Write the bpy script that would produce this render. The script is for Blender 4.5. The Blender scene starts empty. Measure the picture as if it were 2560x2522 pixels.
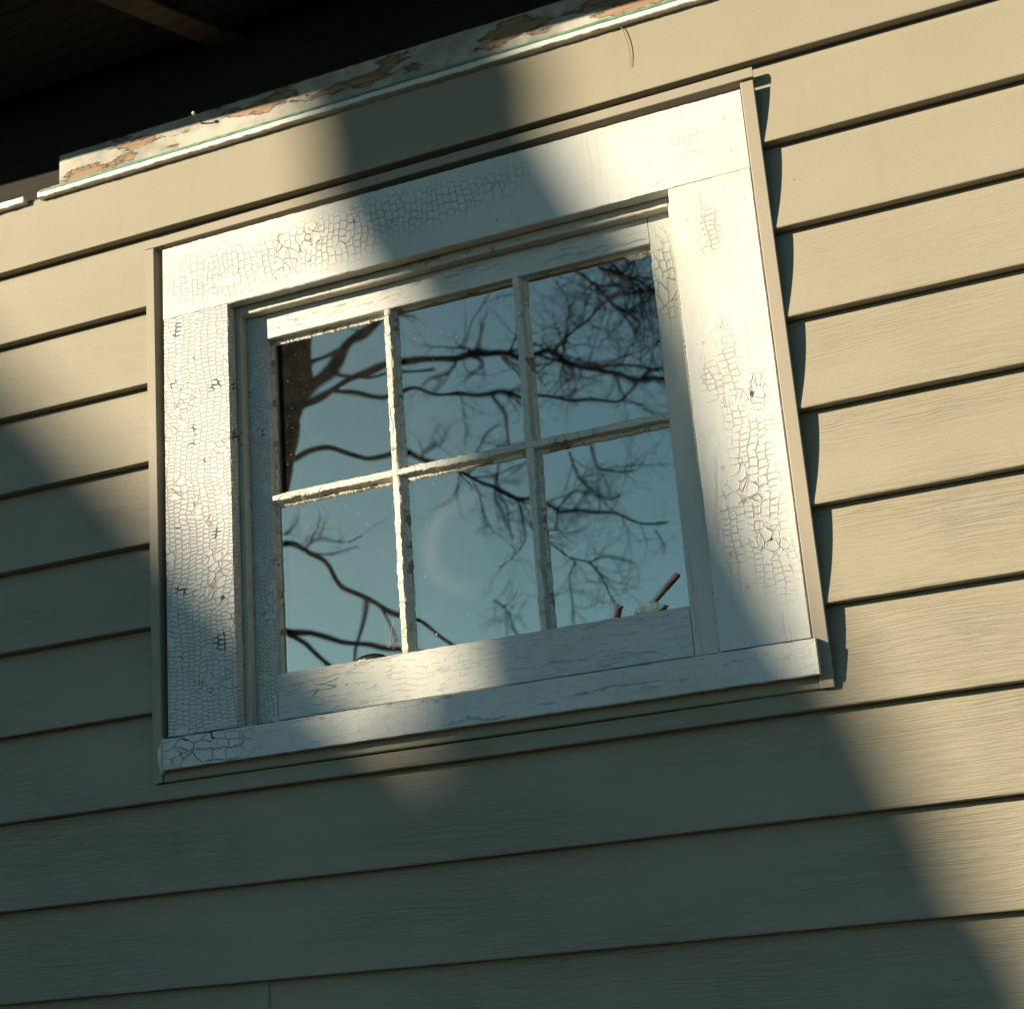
import bpy, bmesh, math, random
from mathutils import Vector, Matrix, noise

random.seed(7)
sc = bpy.context.scene
C = sc.collection

# ------------------------------------------------------------------ camera
CAM = Vector((1.31868, -1.95802, -1.21843))
cd = bpy.data.cameras.new('camera')
cam = bpy.data.objects.new('camera', cd)
C.objects.link(cam)
cam.matrix_world = Matrix(((0.91952051, 0.180854, 0.34896112, CAM.x),
                           (0.38609427, -0.24942919, -0.88809701, CAM.y),
                           (-0.07357481, 0.9513553, -0.29918195, CAM.z),
                           (0, 0, 0, 1)))
cd.lens = 57.7207
cd.sensor_width = 36
cd.sensor_fit = 'HORIZONTAL'
cd.clip_start = 0.05
cd.clip_end = 2000
cd.dof.use_dof = True
cd.dof.focus_distance = 2.24
cd.dof.aperture_fstop = 9.0
sc.camera = cam

# ------------------------------------------------------------------ sky, sun, exposure
SUN = Vector((-1.14, -1.0, 0.46))          # from the wall towards the sun
sel = math.atan2(SUN.z, math.hypot(SUN.x, SUN.y))
saz = math.atan2(SUN.x, SUN.y)
w = bpy.data.worlds.new('World')
sc.world = w
w.use_nodes = True
nt = w.node_tree
nt.nodes.clear()
sky = nt.nodes.new('ShaderNodeTexSky')
sky.sky_type = 'NISHITA'
sky.sun_disc = False
sky.sun_elevation = sel
sky.sun_rotation = saz
sky.air_density = 0.7
sky.dust_density = 0.2
sky.ozone_density = 2.5
bg = nt.nodes.new('ShaderNodeBackground')
bg.inputs['Strength'].default_value = 0.057
ow = nt.nodes.new('ShaderNodeOutputWorld')
tint = nt.nodes.new('ShaderNodeMix')
tint.data_type = 'RGBA'
tint.blend_type = 'MULTIPLY'
tint.inputs[0].default_value = 1.0
tint.inputs[7].default_value = (0.72, 1.04, 0.92, 1.0)      # the cool green cast of the open shade
nt.links.new(sky.outputs[0], tint.inputs[6])
nt.links.new(tint.outputs[2], bg.inputs[0])
nt.links.new(bg.outputs[0], ow.inputs[0])

sd = bpy.data.lights.new('sun', 'SUN')
sd.energy = 5.0
sd.angle = math.radians(0.55)
sd.color = (1.0, 0.87, 0.66)
so = bpy.data.objects.new('sun', sd)
C.objects.link(so)
so.rotation_euler = SUN.to_track_quat('Z', 'Y').to_euler()
so.location = SUN * 8

sc.view_settings.view_transform = 'Standard'
sc.view_settings.look = 'None'
sc.view_settings.exposure = 1.24
sc.view_settings.gamma = 1.0
sc.cycles.max_bounces = 6
sc.cycles.transparent_max_bounces = 12
sc.cycles.sample_clamp_indirect = 4

GROUND = -2.75

# ------------------------------------------------------------------ object helpers
def link(name, me, mat, parent=None):
    o = bpy.data.objects.new(name, me)
    C.objects.link(o)
    if mat:
        me.materials.append(mat)
    if parent is not None:
        o.parent = parent
        o.matrix_parent_inverse = parent_world(parent).inverted()
    return o

def parent_world(p):
    if p.parent is None:
        return Matrix.Translation(p.location)
    return Matrix.Identity(4)

def obj(name, bm, mat, parent=None, smooth=False):
    me = bpy.data.meshes.new(name)
    bmesh.ops.recalc_face_normals(bm, faces=bm.faces)
    bm.to_mesh(me)
    bm.free()
    if smooth:
        for p in me.polygons:
            p.use_smooth = True
    return link(name, me, mat, parent)

def thing(name, label, cat, loc, group=None, kind=None):
    o = bpy.data.objects.new(name, None)
    C.objects.link(o)
    o.location = loc
    o.empty_display_size = 0.05
    tag(o, label, cat, group, kind)
    return o

def tag(o, label=None, cat=None, group=None, kind=None):
    if label: o['label'] = label
    if cat: o['category'] = cat
    if group: o['group'] = group
    if kind: o['kind'] = kind
    return o

def nz(x, y, z):
    return noise.noise(Vector((x, y, z)))

def box(bm, x0, x1, y0, y1, z0, z1, bev=0.0):
    vs = [bm.verts.new(p) for p in ((x0, y0, z0), (x1, y0, z0), (x1, y1, z0), (x0, y1, z0),
                                    (x0, y0, z1), (x1, y0, z1), (x1, y1, z1), (x0, y1, z1))]
    fs = [bm.faces.new([vs[i] for i in f]) for f in ((3, 2, 1, 0), (4, 5, 6, 7), (0, 1, 5, 4), (1, 2, 6, 5), (2, 3, 7, 6), (3, 0, 4, 7))]
    if bev:
        es = set(e for f in fs for e in f.edges)
        bmesh.ops.bevel(bm, geom=list(es), offset=bev, segments=2, affect='EDGES', profile=0.6)

def loft(bm, rings, closed=True, caps=True):
    vr = [[bm.verts.new(p) for p in r] for r in rings]
    n = len(vr[0])
    for a, b in zip(vr, vr[1:]):
        for i in range(n if closed else n - 1):
            j = (i + 1) % n
            bm.faces.new((a[i], a[j], b[j], b[i]))
    if caps and closed:
        bm.faces.new(vr[0][::-1])
        bm.faces.new(vr[-1])
    return vr

def prism(bm, axis, prof, a0, a1, step=0.006, jit=0.0004, seed=0.0, ends=None):
    """A worn wooden member: a closed profile run along x or z, its arrises slightly uneven.
    ends(i, p) may shift the two end coordinates per profile point (mitres)."""
    n = max(1, int(abs(a1 - a0) / step))
    rings = []
    for k in range(n + 1):
        t = k / n
        ring = []
        for i, (u, v) in enumerate(prof):
            s0, s1 = a0, a1
            if ends:
                s0, s1 = ends(i, u, v, a0, a1)
            a = s0 + (s1 - s0) * t
            ju = jit * (nz(a * 60 + seed, i * 3.1, 1) + 0.9 * nz(a * 190, i * 1.7, 5 + seed) + 1.2 * nz(a * 9, seed, i))
            jv = jit * (nz(a * 55, i * 2.3 + seed, 9) + 0.9 * nz(a * 170 + seed, i * 1.3, 2) + 1.2 * nz(a * 7, i, seed))
            if axis == 'x':
                ring.append((a, u + ju * 0.12, v + jv))      # profile in (y, z)
            else:
                ring.append((u + ju, v + jv * 0.12, a))      # profile in (x, y)
        rings.append(ring)
    loft(bm, rings)

def rrect(u0, u1, v0, v1, c=0.0012):
    return [(u0 + c, v0), (u1 - c, v0), (u1, v0 + c), (u1, v1 - c), (u1 - c, v1), (u0 + c, v1), (u0, v1 - c), (u0, v0 + c)]

def catmull(P, R, m=5):
    out, rr = [], []
    n = len(P)
    for i in range(n - 1):
        p0 = P[max(i - 1, 0)]; p1 = P[i]; p2 = P[i + 1]; p3 = P[min(i + 2, n - 1)]
        for k in range(m):
            t = k / m
            out.append(0.5 * ((2 * p1) + (p2 - p0) * t + (2 * p0 - 5 * p1 + 4 * p2 - p3) * t * t + (3 * p1 - p0 - 3 * p2 + p3) * t ** 3))
            rr.append(R[i] + (R[i + 1] - R[i]) * t)
    out.append(P[-1]); rr.append(R[-1])
    return out, rr

def tube(bm, P, R, seg=7, rough=0.0):
    up = Vector((0.3, 0.2, 1)).normalized()
    rings = []
    for i, p in enumerate(P):
        d = (P[min(i + 1, len(P) - 1)] - P[max(i - 1, 0)])
        if d.length < 1e-9: d = Vector((0, 0, 1))
        d.normalize()
        a = d.cross(up)
        if a.length < 1e-3: a = d.cross(Vector((1, 0, 0)))
        a.normalize()
        b = d.cross(a)
        ring = []
        for k in range(seg):
            th = 2 * math.pi * k / seg
            r = R[i]
            if rough: r *= 1 + rough * nz(p.x * 6 + math.cos(th), p.y * 6 + math.sin(th), p.z * 6)
            ring.append(p + a * (math.cos(th) * r) + b * (math.sin(th) * r))
        rings.append(ring)
    loft(bm, rings)

# ------------------------------------------------------------------ node helpers
class NB:
    def __init__(s, name):
        s.m = bpy.data.materials.new(name)
        s.m.use_nodes = True
        s.t = s.m.node_tree
        s.t.nodes.clear()
        s.out = s.t.nodes.new('ShaderNodeOutputMaterial')
        s.co = s.t.nodes.new('ShaderNodeTexCoord').outputs['Object']
    def n(s, typ, **k):
        nd = s.t.nodes.new(typ)
        for a, b in k.items():
            setattr(nd, a, b)
        return nd
    def put(s, sock, v):
        if v is None: return
        if isinstance(v, bpy.types.NodeSocket): s.t.links.new(v, sock)
        else: sock.default_value = v
    def math(s, op, a, b=None, c=None, clamp=False):
        nd = s.n('ShaderNodeMath', operation=op, use_clamp=clamp)
        s.put(nd.inputs[0], a); s.put(nd.inputs[1], b); s.put(nd.inputs[2], c)
        return nd.outputs[0]
    def vmath(s, op, a, b=None):
        nd = s.n('ShaderNodeVectorMath', operation=op)
        s.put(nd.inputs[0], a); s.put(nd.inputs[1], b)
        return nd.outputs['Value'] if op in ('LENGTH', 'DOT_PRODUCT', 'DISTANCE') else nd.outputs[0]
    def noise(s, v, scale, detail=2.0, rough=0.5, col=False):
        nd = s.n('ShaderNodeTexNoise')
        s.put(nd.inputs['Vector'], v); nd.inputs['Scale'].default_value = scale
        nd.inputs['Detail'].default_value = detail; nd.inputs['Roughness'].default_value = rough
        return nd.outputs['Color' if col else 'Fac']
    def xyz(s, v):
        nd = s.n('ShaderNodeSeparateXYZ'); s.put(nd.inputs[0], v); return nd.outputs
    def comb(s, x, y, z=0.0):
        nd = s.n('ShaderNodeCombineXYZ')
        s.put(nd.inputs[0], x); s.put(nd.inputs[1], y); s.put(nd.inputs[2], z)
        return nd.outputs[0]
    def ss(s, v, lo, hi, a=0.0, b=1.0):
        nd = s.n('ShaderNodeMapRange', interpolation_type='SMOOTHSTEP')
        s.put(nd.inputs[0], v)
        nd.inputs[1].default_value = lo; nd.inputs[2].default_value = hi
        nd.inputs[3].default_value = a; nd.inputs[4].default_value = b
        return nd.outputs[0]
    def mix(s, f, a, b):
        nd = s.n('ShaderNodeMix', data_type='RGBA')
        s.put(nd.inputs[0], f)
        s.put(nd.inputs[6], a if isinstance(a, bpy.types.NodeSocket) else (*a, 1.0))
        s.put(nd.inputs[7], b if isinstance(b, bpy.types.NodeSocket) else (*b, 1.0))
        return nd.outputs[2]
    def bump(s, h, strength, dist, nrm=None):
        nd = s.n('ShaderNodeBump')
        s.put(nd.inputs['Height'], h)
        nd.inputs['Strength'].default_value = strength
        nd.inputs['Distance'].default_value = dist
        if nrm is not None: s.put(nd.inputs['Normal'], nrm)
        return nd.outputs[0]
    def pbr(s, col, rough=0.6, normal=None, spec=0.4, metallic=0.0):
        nd = s.n('ShaderNodeBsdfPrincipled')
        s.put(nd.inputs['Base Color'], col if isinstance(col, bpy.types.NodeSocket) else (*col, 1.0))
        s.put(nd.inputs['Roughness'], rough)
        nd.inputs['Specular IOR Level'].default_value = spec
        nd.inputs['Metallic'].default_value = metallic
        if normal is not None: s.put(nd.inputs['Normal'], normal)
        s.t.links.new(nd.outputs[0], s.out.inputs[0])
        return nd.outputs[0]
    def scale(s, v, k):
        return s.vmath('MULTIPLY', v, k)
    def spots(s, pts, noisev=0.0):
        """max of soft discs (x, z, rx, rz, strength) measured in the plane of the wall"""
        X = s.xyz(s.co)
        acc = None
        for (cx, cz, rx, rz, st) in pts:
            a = s.math('MULTIPLY', s.math('SUBTRACT', X[0], cx), 1 / rx)
            b = s.math('MULTIPLY', s.math('SUBTRACT', X[2], cz), 1 / rz)
            d = s.math('SQRT', s.math('ADD', s.math('MULTIPLY', a, a), s.math('MULTIPLY', b, b)))
            if noisev:
                d = s.math('ADD', d, s.math('MULTIPLY', s.math('SUBTRACT', s._nn, 0.5), noisev))
            m = s.math('MULTIPLY', s.ss(d, 1.35, 0.45), st)
            acc = m if acc is None else s.math('MAXIMUM', acc, m)
        return acc

def paint(name, grain='z', cell=(0.0125, 0.0075), zones=(), base_amt=0.0, col=(0.515, 0.51, 0.475), crackcol=(0.10, 0.07, 0.043),
          mortar=0.00044, keep=0.38, rust=(), bare=0.0, grain_amt=0.5, vor=0.5):
    """Old oil paint: alligatored cells along the grain, hairline wood grain, a few nail stains."""
    b = NB(name)
    b._nn = b.noise(b.co, 22.0, 3.0, 0.6)
    X = b.xyz(b.co)
    w1 = b.vmath('SUBTRACT', b.noise(b.co, 7.0, 2.0, 0.5, True), (0.5, 0.5, 0.5))
    w2 = b.vmath('SUBTRACT', b.noise(b.co, 42.0, 3.0, 0.6, True), (0.5, 0.5, 0.5))
    w3 = b.vmath('SUBTRACT', b.noise(b.co, 170.0, 2.0, 0.6, True), (0.5, 0.5, 0.5))
    P = b.vmath('ADD', b.vmath('ADD', b.vmath('ADD', b.co, b.scale(w1, (0.035,) * 3)), b.scale(w2, (0.008,) * 3)), b.scale(w3, (0.0022,) * 3))
    Q = b.xyz(P)
    across, along = (Q[0], Q[2]) if grain == 'z' else (Q[2], Q[0])
    across = b.math('ADD', across, Q[1])
    br = b.n('ShaderNodeTexBrick', offset=0.43, offset_frequency=2, squash=0.8, squash_frequency=3)
    b.put(br.inputs['Vector'], b.comb(along, across))
    br.inputs['Scale'].default_value = 1.0
    br.inputs['Mortar Size'].default_value = mortar
    br.inputs['Mortar Smooth'].default_value = 0.35
    br.inputs['Brick Width'].default_value = cell[1]
    br.inputs['Row Height'].default_value = cell[0]
    cr1 = br.outputs['Fac']
    br2 = b.n('ShaderNodeTexBrick', offset=0.43, offset_frequency=2, squash=0.8, squash_frequency=3)
    b.put(br2.inputs['Vector'], b.comb(along, across))
    br2.inputs['Scale'].default_value = 1.0
    br2.inputs['Mortar Size'].default_value = mortar * 4.5
    br2.inputs['Mortar Smooth'].default_value = 1.0
    br2.inputs['Brick Width'].default_value = cell[1]
    br2.inputs['Row Height'].default_value = cell[0]
    vo = b.n('ShaderNodeTexVoronoi', feature='DISTANCE_TO_EDGE')
    vs = b.comb(b.math('MULTIPLY', across, 1 / cell[0]), b.math('MULTIPLY', along, 0.85 / cell[1]), 0.0)
    b.put(vo.inputs['Vector'], vs)
    vo.inputs['Scale'].default_value = 0.8
    cr2 = b.ss(vo.outputs['Distance'], 0.055, 0.01)
    cr2w = b.ss(vo.outputs['Distance'], 0.22, 0.0)
    sel = b.ss(b.noise(b.co, 16.0, 2.0, 0.5), 0.5 + (0.5 - vor) * 0.35, 0.56 + (0.5 - vor) * 0.35)
    crack = b.math('ADD', b.math('MULTIPLY', cr1, b.math('SUBTRACT', 1.0, sel)), b.math('MULTIPLY', cr2, sel))
    crackw = b.math('ADD', b.math('MULTIPLY', br2.outputs['Fac'], b.math('SUBTRACT', 1.0, sel)), b.math('MULTIPLY', cr2w, sel))
    drop = b.ss(b.noise(b.co, 55.0, 2.0, 0.5), keep, keep + 0.14)
    if zones:
        zm = b.spots(zones, 0.55)
        zm = b.math('MAXIMUM', zm, base_amt)
    else:
        zm = base_amt
    am = b.math('MULTIPLY', drop, zm)
    crack = b.math('MULTIPLY', crack, am)
    crackw = b.math('MULTIPLY', crackw, am)
    # wide, opened cracks here and there
    deep = b.math('MULTIPLY', b.ss(b.noise(b.co, 26.0, 2.0, 0.5), 0.60, 0.70), crackw)
    deep = b.ss(deep, 0.25, 0.7)
    # wood grain showing through the film
    gs = (150.0, 150.0, 6.0) if grain == 'z' else (6.0, 150.0, 150.0)
    gr = b.noise(b.scale(P, gs), 1.6, 3.0, 0.6)
    gl = b.ss(b.noise(b.scale(P, tuple(q * 0.7 for q in gs)), 1.3, 2.0, 0.5), 0.62, 0.72)
    tone = b.noise(b.co, 5.0, 4.0, 0.6)
    dirt = b.noise(b.co, 30.0, 5.0, 0.7)
    c = b.mix(b.ss(tone, 0.35, 0.75), col, tuple(q * 0.88 for q in (col[0], col[1] * 0.985, col[2] * 0.94)))
    c = b.mix(b.math('MULTIPLY', b.ss(dirt, 0.52, 0.78), 0.35), c, (0.33, 0.30, 0.235))
    c = b.mix(b.math('MULTIPLY', gl, 0.30 * grain_amt), c, (0.30, 0.27, 0.21))
    mic = b.noise(b.co, 520.0, 2.0, 0.7)
    c = b.mix(b.ss(mic, 0.3, 0.75, 0.0, 0.22), c, tuple(q * 0.6 for q in col))
    specks = b.ss(b.noise(b.co, 240.0, 1.0, 0.4), 0.80, 0.84)
    c = b.mix(b.math('MULTIPLY', specks, 0.8), c, (0.12, 0.09, 0.06))
    if bare:
        bm_ = b.ss(b.math('ADD', b.noise(b.scale(b.co, (1, 1, 1)), 30.0, 4.0, 0.7), b.math('MULTIPLY', gr, 0.2)), 0.80 - bare * 0.2, 0.83 - bare * 0.2)
        c = b.mix(bm_, c, (0.27, 0.2, 0.12))
    c = b.mix(b.math('MULTIPLY', crack, 0.60), c, crackcol)
    c = b.mix(b.math('MULTIPLY', deep, 0.95), c, tuple(q * 0.4 for q in crackcol))
    if rust:
        rm = b.spots([(x, z, r * 1.2, r * 1.2, 0.25) for x, z, r in rust] + [(x, z, r * 0.45, r * 0.45, 0.7) for x, z, r in rust], 0.5)
        c = b.mix(rm, c, (0.36, 0.18, 0.05))
    h = b.math('SUBTRACT', b.math('MULTIPLY', gr, 0.25 * grain_amt), b.math('MULTIPLY', crackw, -0.7))
    h = b.math('SUBTRACT', h, b.math('MULTIPLY', crack, 2.0))
    h = b.math('SUBTRACT', h, deep)
    h = b.math('SUBTRACT', h, b.math('MULTIPLY', gl, 0.3 * grain_amt))
    h = b.math('ADD', h, b.math('MULTIPLY', b.noise(b.co, 60.0, 4.0, 0.6), 0.5))
    b.pbr(c, 0.62, b.bump(h, 0.75, 0.0012), 0.35)
    return b.m

def vinyl(name, col=(0.283, 0.247, 0.182), grain=1.0):
    b = NB(name)
    w1 = b.vmath('SUBTRACT', b.noise(b.co, 5.0, 2.0, 0.5, True), (0.5, 0.5, 0.5))
    w2 = b.vmath('SUBTRACT', b.noise(b.co, 28.0, 2.0, 0.5, True), (0.5, 0.5, 0.5))
    P = b.vmath('ADD', b.vmath('ADD', b.co, b.scale(w1, (0.0, 0.0, 0.016))), b.scale(w2, (0.0, 0.0, 0.0035)))
    g = b.noise(b.scale(P, (9.0, 0.0, 400.0)), 1.0, 2.0, 0.55)
    g2 = b.noise(b.scale(P, (22.0, 0.0, 620.0)), 1.0, 1.0, 0.5)
    lines = b.ss(g, 0.38, 0.62)
    amt = b.ss(b.noise(b.scale(b.co, (3.0, 1.0, 9.0)), 1.0, 2.0, 0.5), 0.32, 0.68, 0.25, 1.0)
    amt = b.math('MULTIPLY', amt, b.ss(b.xyz(b.co)[2], -0.1, -0.75, 0.35, 1.6))
    h = b.math('MULTIPLY', b.math('ADD', lines, b.math('MULTIPLY', g2, 0.5)), amt)
    h = b.math('ADD', h, b.math('MULTIPLY', b.noise(b.co, 420.0, 2.0, 0.6), 0.35))
    tone = b.noise(b.co, 3.0, 4.0, 0.6)
    chalk = b.noise(b.scale(b.co, (2.0, 1.0, 14.0)), 2.0, 4.0, 0.65)
    c = b.mix(b.ss(tone, 0.3, 0.7), col, tuple(q * k for q, k in zip(col, (0.93, 0.93, 0.91))))
    c = b.mix(b.math('MULTIPLY', b.ss(chalk, 0.5, 0.8), 0.18), c, (0.30, 0.275, 0.215))
    cid = b.math('FLOOR', b.math('MULTIPLY', b.xyz(b.co)[2], 1 / 0.127))
    wn = b.n('ShaderNodeTexWhiteNoise', noise_dimensions='1D')
    b.put(wn.inputs['W'], cid)
    c = b.mix(b.math('MULTIPLY', wn.outputs['Value'], 0.22), c, tuple(q * k for q, k in zip(col, (0.80, 0.80, 0.78))))
    drip = b.noise(b.scale(b.co, (30.0, 1.0, 2.5)), 1.0, 4.0, 0.65)
    c = b.mix(b.ss(drip, 0.55, 0.8, 0.0, 0.22), c, tuple(q * k for q, k in zip(col, (0.72, 0.68, 0.6))))
    st = b.ss(b.noise(b.scale(b.co, (26.0, 1.0, 20.0)), 1.0, 1.0, 0.4), 0.79, 0.84)
    c = b.mix(b.math('MULTIPLY', st, 0.30), c, (0.30, 0.20, 0.09))
    mic = b.noise(b.co, 620.0, 2.0, 0.7)
    c = b.mix(b.ss(mic, 0.25, 0.75, 0.0, 0.30), c, tuple(q * 0.62 for q in col))
    sp = b.ss(b.noise(b.co, 130.0, 1.0, 0.4), 0.835, 0.86)
    c = b.mix(b.math('MULTIPLY', sp, 0.7), c, (0.10, 0.08, 0.05))
    b.pbr(c, 0.58, b.bump(h, 0.85 * grain, 0.0007), 0.16)
    return b.m

def plain(name, col, rough=0.7, var=0.2, sc_=20.0, bump=0.3, dist=0.002, spec=0.3):
    b = NB(name)
    n1 = b.noise(b.co, sc_, 4.0, 0.6)
    c = b.mix(b.ss(n1, 0.3, 0.7), tuple(q * (1 - var) for q in col), tuple(min(1, q * (1 + var)) for q in col))
    b.pbr(c, rough, b.bump(n1, bump, dist), spec)
    return b.m

def wood(name, a, bcol, axis='x', rough=0.8):
    b = NB(name)
    s = (4, 60, 60) if axis == 'x' else (60, 4, 60)
    n1 = b.noise(b.scale(b.co, s), 1.0, 4.0, 0.65)
    c = b.mix(b.ss(n1, 0.3, 0.7), a, bcol)
    b.pbr(c, rough, b.bump(n1, 0.6, 0.002), 0.2)
    return b.m

def peeling(name):
    """weathered board: grey-white paint flaking off orange-brown wood"""
    b = NB(name)
    w2 = b.vmath('SUBTRACT', b.noise(b.co, 45.0, 3.0, 0.6, True), (0.5, 0.5, 0.5))
    P = b.vmath('ADD', b.co, b.scale(w2, (0.012, 0.012, 0.012)))
    f = b.noise(b.scale(P, (7.0, 20.0, 34.0)), 1.0, 5.0, 0.6)
    g = b.noise(b.scale(b.co, (6.0, 160.0, 160.0)), 1.0, 3.0, 0.6)
    flake = b.ss(f, 0.545, 0.56)
    edge = b.math('MULTIPLY', b.ss(f, 0.515, 0.545), b.ss(f, 0.575, 0.557))
    woodc = b.mix(b.ss(g, 0.3, 0.7), (0.20, 0.125, 0.075), (0.30, 0.20, 0.13))
    pc = b.mix(b.ss(b.noise(b.co, 18.0, 4.0, 0.6), 0.35, 0.65), (0.25, 0.235, 0.195), (0.40, 0.375, 0.31))
    c = b.mix(flake, pc, woodc)
    c = b.mix(b.math('MULTIPLY', edge, 0.75), c, (0.10, 0.07, 0.04))
    h = b.math('SUBTRACT', b.math('MULTIPLY', g, 0.3), flake)
    b.pbr(c, 0.75, b.bump(h, 0.9, 0.002), 0.2)
    return b.m

def glass(name, smear=False):
    b = NB(name)
    wob = b.noise(b.scale(b.co, (1.0, 0.0, 1.0)), 9.0, 1.0, 0.4)
    nrm = b.bump(wob, 0.085, 0.004)
    gl = b.n('ShaderNodeBsdfGlossy')
    gl.inputs['Roughness'].default_value = 0.012
    gl.inputs['Color'].default_value = (1.0, 0.80, 0.60, 1)
    b.put(gl.inputs['Normal'], nrm)
    tr = b.n('ShaderNodeBsdfTransparent')
    tr.inputs['Color'].default_value = (0.86, 0.92, 0.90, 1)
    mx = b.n('ShaderNodeMixShader')
    mx.inputs[0].default_value = 0.52
    b.t.links.new(tr.outputs[0], mx.inputs[1]); b.t.links.new(gl.outputs[0], mx.inputs[2])
    # dust film, thicker low on each pane and along one wipe mark, and grit
    film = b.math('MULTIPLY', b.ss(b.noise(b.co, 40.0, 4.0, 0.65), 0.3, 0.8, 0.4, 1.0), 0.020)
    grit = b.math('MULTIPLY', b.ss(b.noise(b.scale(b.co, (1.0, 1.0, 0.6)), 330.0, 2.0, 0.55), 0.66, 0.75), 0.6)
    gz = b.ss(b.noise(b.co, 7.0, 2.0, 0.5), 0.38, 0.62)
    amt = b.math('ADD', film, b.math('MULTIPLY', grit, gz))
    if smear:
        X = b.xyz(b.co)
        a = b.math('SUBTRACT', X[0], 0.470)
        d = b.math('SUBTRACT', X[2], -0.585)
        rr = b.math('SQRT', b.math('ADD', b.math('MULTIPLY', a, a), b.math('MULTIPLY', b.math('MULTIPLY', d, d), 1.1)))
        ring = b.math('MULTIPLY', b.ss(rr, 0.045, 0.068), b.ss(rr, 0.092, 0.07))
        ring = b.math('MULTIPLY', ring, b.ss(a, 0.055, -0.01))
        ring = b.math('MULTIPLY', ring, b.ss(b.noise(b.co, 25.0, 2.0, 0.5), 0.2, 0.7, 0.5, 1.0))
        amt = b.math('ADD', amt, b.math('MULTIPLY', ring, 0.055))
    df = b.n('ShaderNodeBsdfDiffuse')
    df.inputs['Color'].default_value = (0.62, 0.58, 0.48, 1)
    m2 = b.n('ShaderNodeMixShader')
    b.put(m2.inputs[0], amt)
    b.t.links.new(mx.outputs[0], m2.inputs[1]); b.t.links.new(df.outputs[0], m2.inputs[2])
    b.t.links.new(m2.outputs[0], b.out.inputs[0])
    return b.m

def bark(name, col=(0.075, 0.062, 0.05)):
    b = NB(name)
    n1 = b.noise(b.scale(b.co, (14, 14, 4)), 1.0, 5.0, 0.7)
    c = b.mix(b.ss(n1, 0.3, 0.7), tuple(q * 0.6 for q in col), tuple(q * 1.5 for q in col))
    b.pbr(c, 0.9, b.bump(n1, 0.9, 0.02), 0.1)
    return b.m

M = {}
M['siding'] = vinyl('beige_vinyl')
M['trim'] = vinyl('beige_vinyl_trim', (0.290, 0.250, 0.19), 0.12)
M['head'] = paint('head_casing_paint', 'z', (0.010, 0.014), keep=0.30, vor=0.38,
                  zones=[(0.10, -0.105, 0.11, 0.05, 0.9), (0.26, -0.10, 0.16, 0.042, 1.0), (0.42, -0.085, 0.15, 0.036, 1.0), (0.56, -0.08, 0.06, 0.025, 0.8),
                         (0.845, -0.09, 0.03, 0.012, 0.5), (0.85, -0.115, 0.02, 0.01, 0.5)],
                  rust=[(0.56, -0.137, 0.004), (0.80, -0.145, 0.0035), (0.90, -0.075, 0.0035), (0.68, -0.145, 0.002), (0.905, -0.125, 0.003)], grain_amt=0.35)
M['left'] = paint('left_casing_paint', 'z', (0.0115, 0.0072), base_amt=0.97, keep=0.28, vor=0.36, mortar=0.0005, grain_amt=0.3)
M['right'] = paint('right_casing_paint', 'z', (0.012, 0.010), keep=0.36, vor=0.45,
                   zones=[(0.885, -0.60, 0.030, 0.13, 1.0), (0.868, -0.46, 0.018, 0.10, 0.75), (0.862, -0.235, 0.018, 0.035, 0.85), (0.90, -0.49, 0.022, 0.05, 0.7),
                          (0.845, -0.65, 0.016, 0.06, 0.8), (0.842, -0.445, 0.018, 0.03, 0.7), (0.905, -0.70, 0.02, 0.05, 0.6)],
                   rust=[(0.833, -0.21, 0.0035), (0.836, -0.39, 0.003), (0.842, -0.565, 0.004), (0.855, -0.725, 0.0045)], grain_amt=1.0)
M['jamb'] = paint('jamb_paint', 'z', (0.022, 0.007), base_amt=0.55, keep=0.40, col=(0.48, 0.45, 0.37), grain_amt=0.3, vor=0.2)
M['jambx'] = paint('head_jamb_paint', 'x', (0.010, 0.02), base_amt=0.3, keep=0.42, col=(0.46, 0.43, 0.35), grain_amt=0.5, bare=0.5)
M['stile'] = paint('stile_paint', 'z', (0.0055, 0.0065), base_amt=0.85, keep=0.34, grain_amt=0.4, col=(0.53, 0.525, 0.48), vor=0.2)
M['stile2'] = paint('worn_stile_paint', 'z', (0.011, 0.018), zones=[(0.785, -0.27, 0.018, 0.07, 1.0)], keep=0.30, grain_amt=1.6, mortar=0.0008, col=(0.51, 0.505, 0.45))
M['rail'] = paint('rail_paint', 'x', (0.009, 0.055), base_amt=0.3, zones=[(0.24, -0.755, 0.04, 0.02, 0.9), (0.19, -0.19, 0.03, 0.012, 0.8), (0.33, -0.185, 0.05, 0.012, 0.7)], keep=0.42, grain_amt=2.2)
M['muntin'] = paint('muntin_paint', 'x', (0.03, 0.022), base_amt=0.55, keep=0.35, grain_amt=0.8, col=(0.52, 0.50, 0.44), bare=0.35)
M['muntinv'] = paint('muntin_paint_upright', 'z', (0.03, 0.022), base_amt=0.55, keep=0.35, grain_amt=0.8, col=(0.52, 0.50, 0.44), bare=0.35)
M['putty'] = paint('putty', 'x', (0.006, 0.006), base_amt=0.8, keep=0.42, col=(0.60, 0.57, 0.47), grain_amt=0.2, bare=0.75)
M['sill'] = paint('sill_paint', 'x', (0.013, 0.021), base_amt=0.12, zones=[(0.07, -0.825, 0.085, 0.03, 1.0)], keep=0.28, mortar=0.0009, grain_amt=3.2, vor=0.75, col=(0.53, 0.525, 0.49))
M['caulk'] = plain('caulk', (0.50, 0.50, 0.46), 0.6, 0.1, 60.0, 0.4, 0.002)
M['glass'] = glass('old_glass')
M['glass2'] = glass('wiped_glass', True)
M['frieze'] = peeling('peeling_board')
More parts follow.
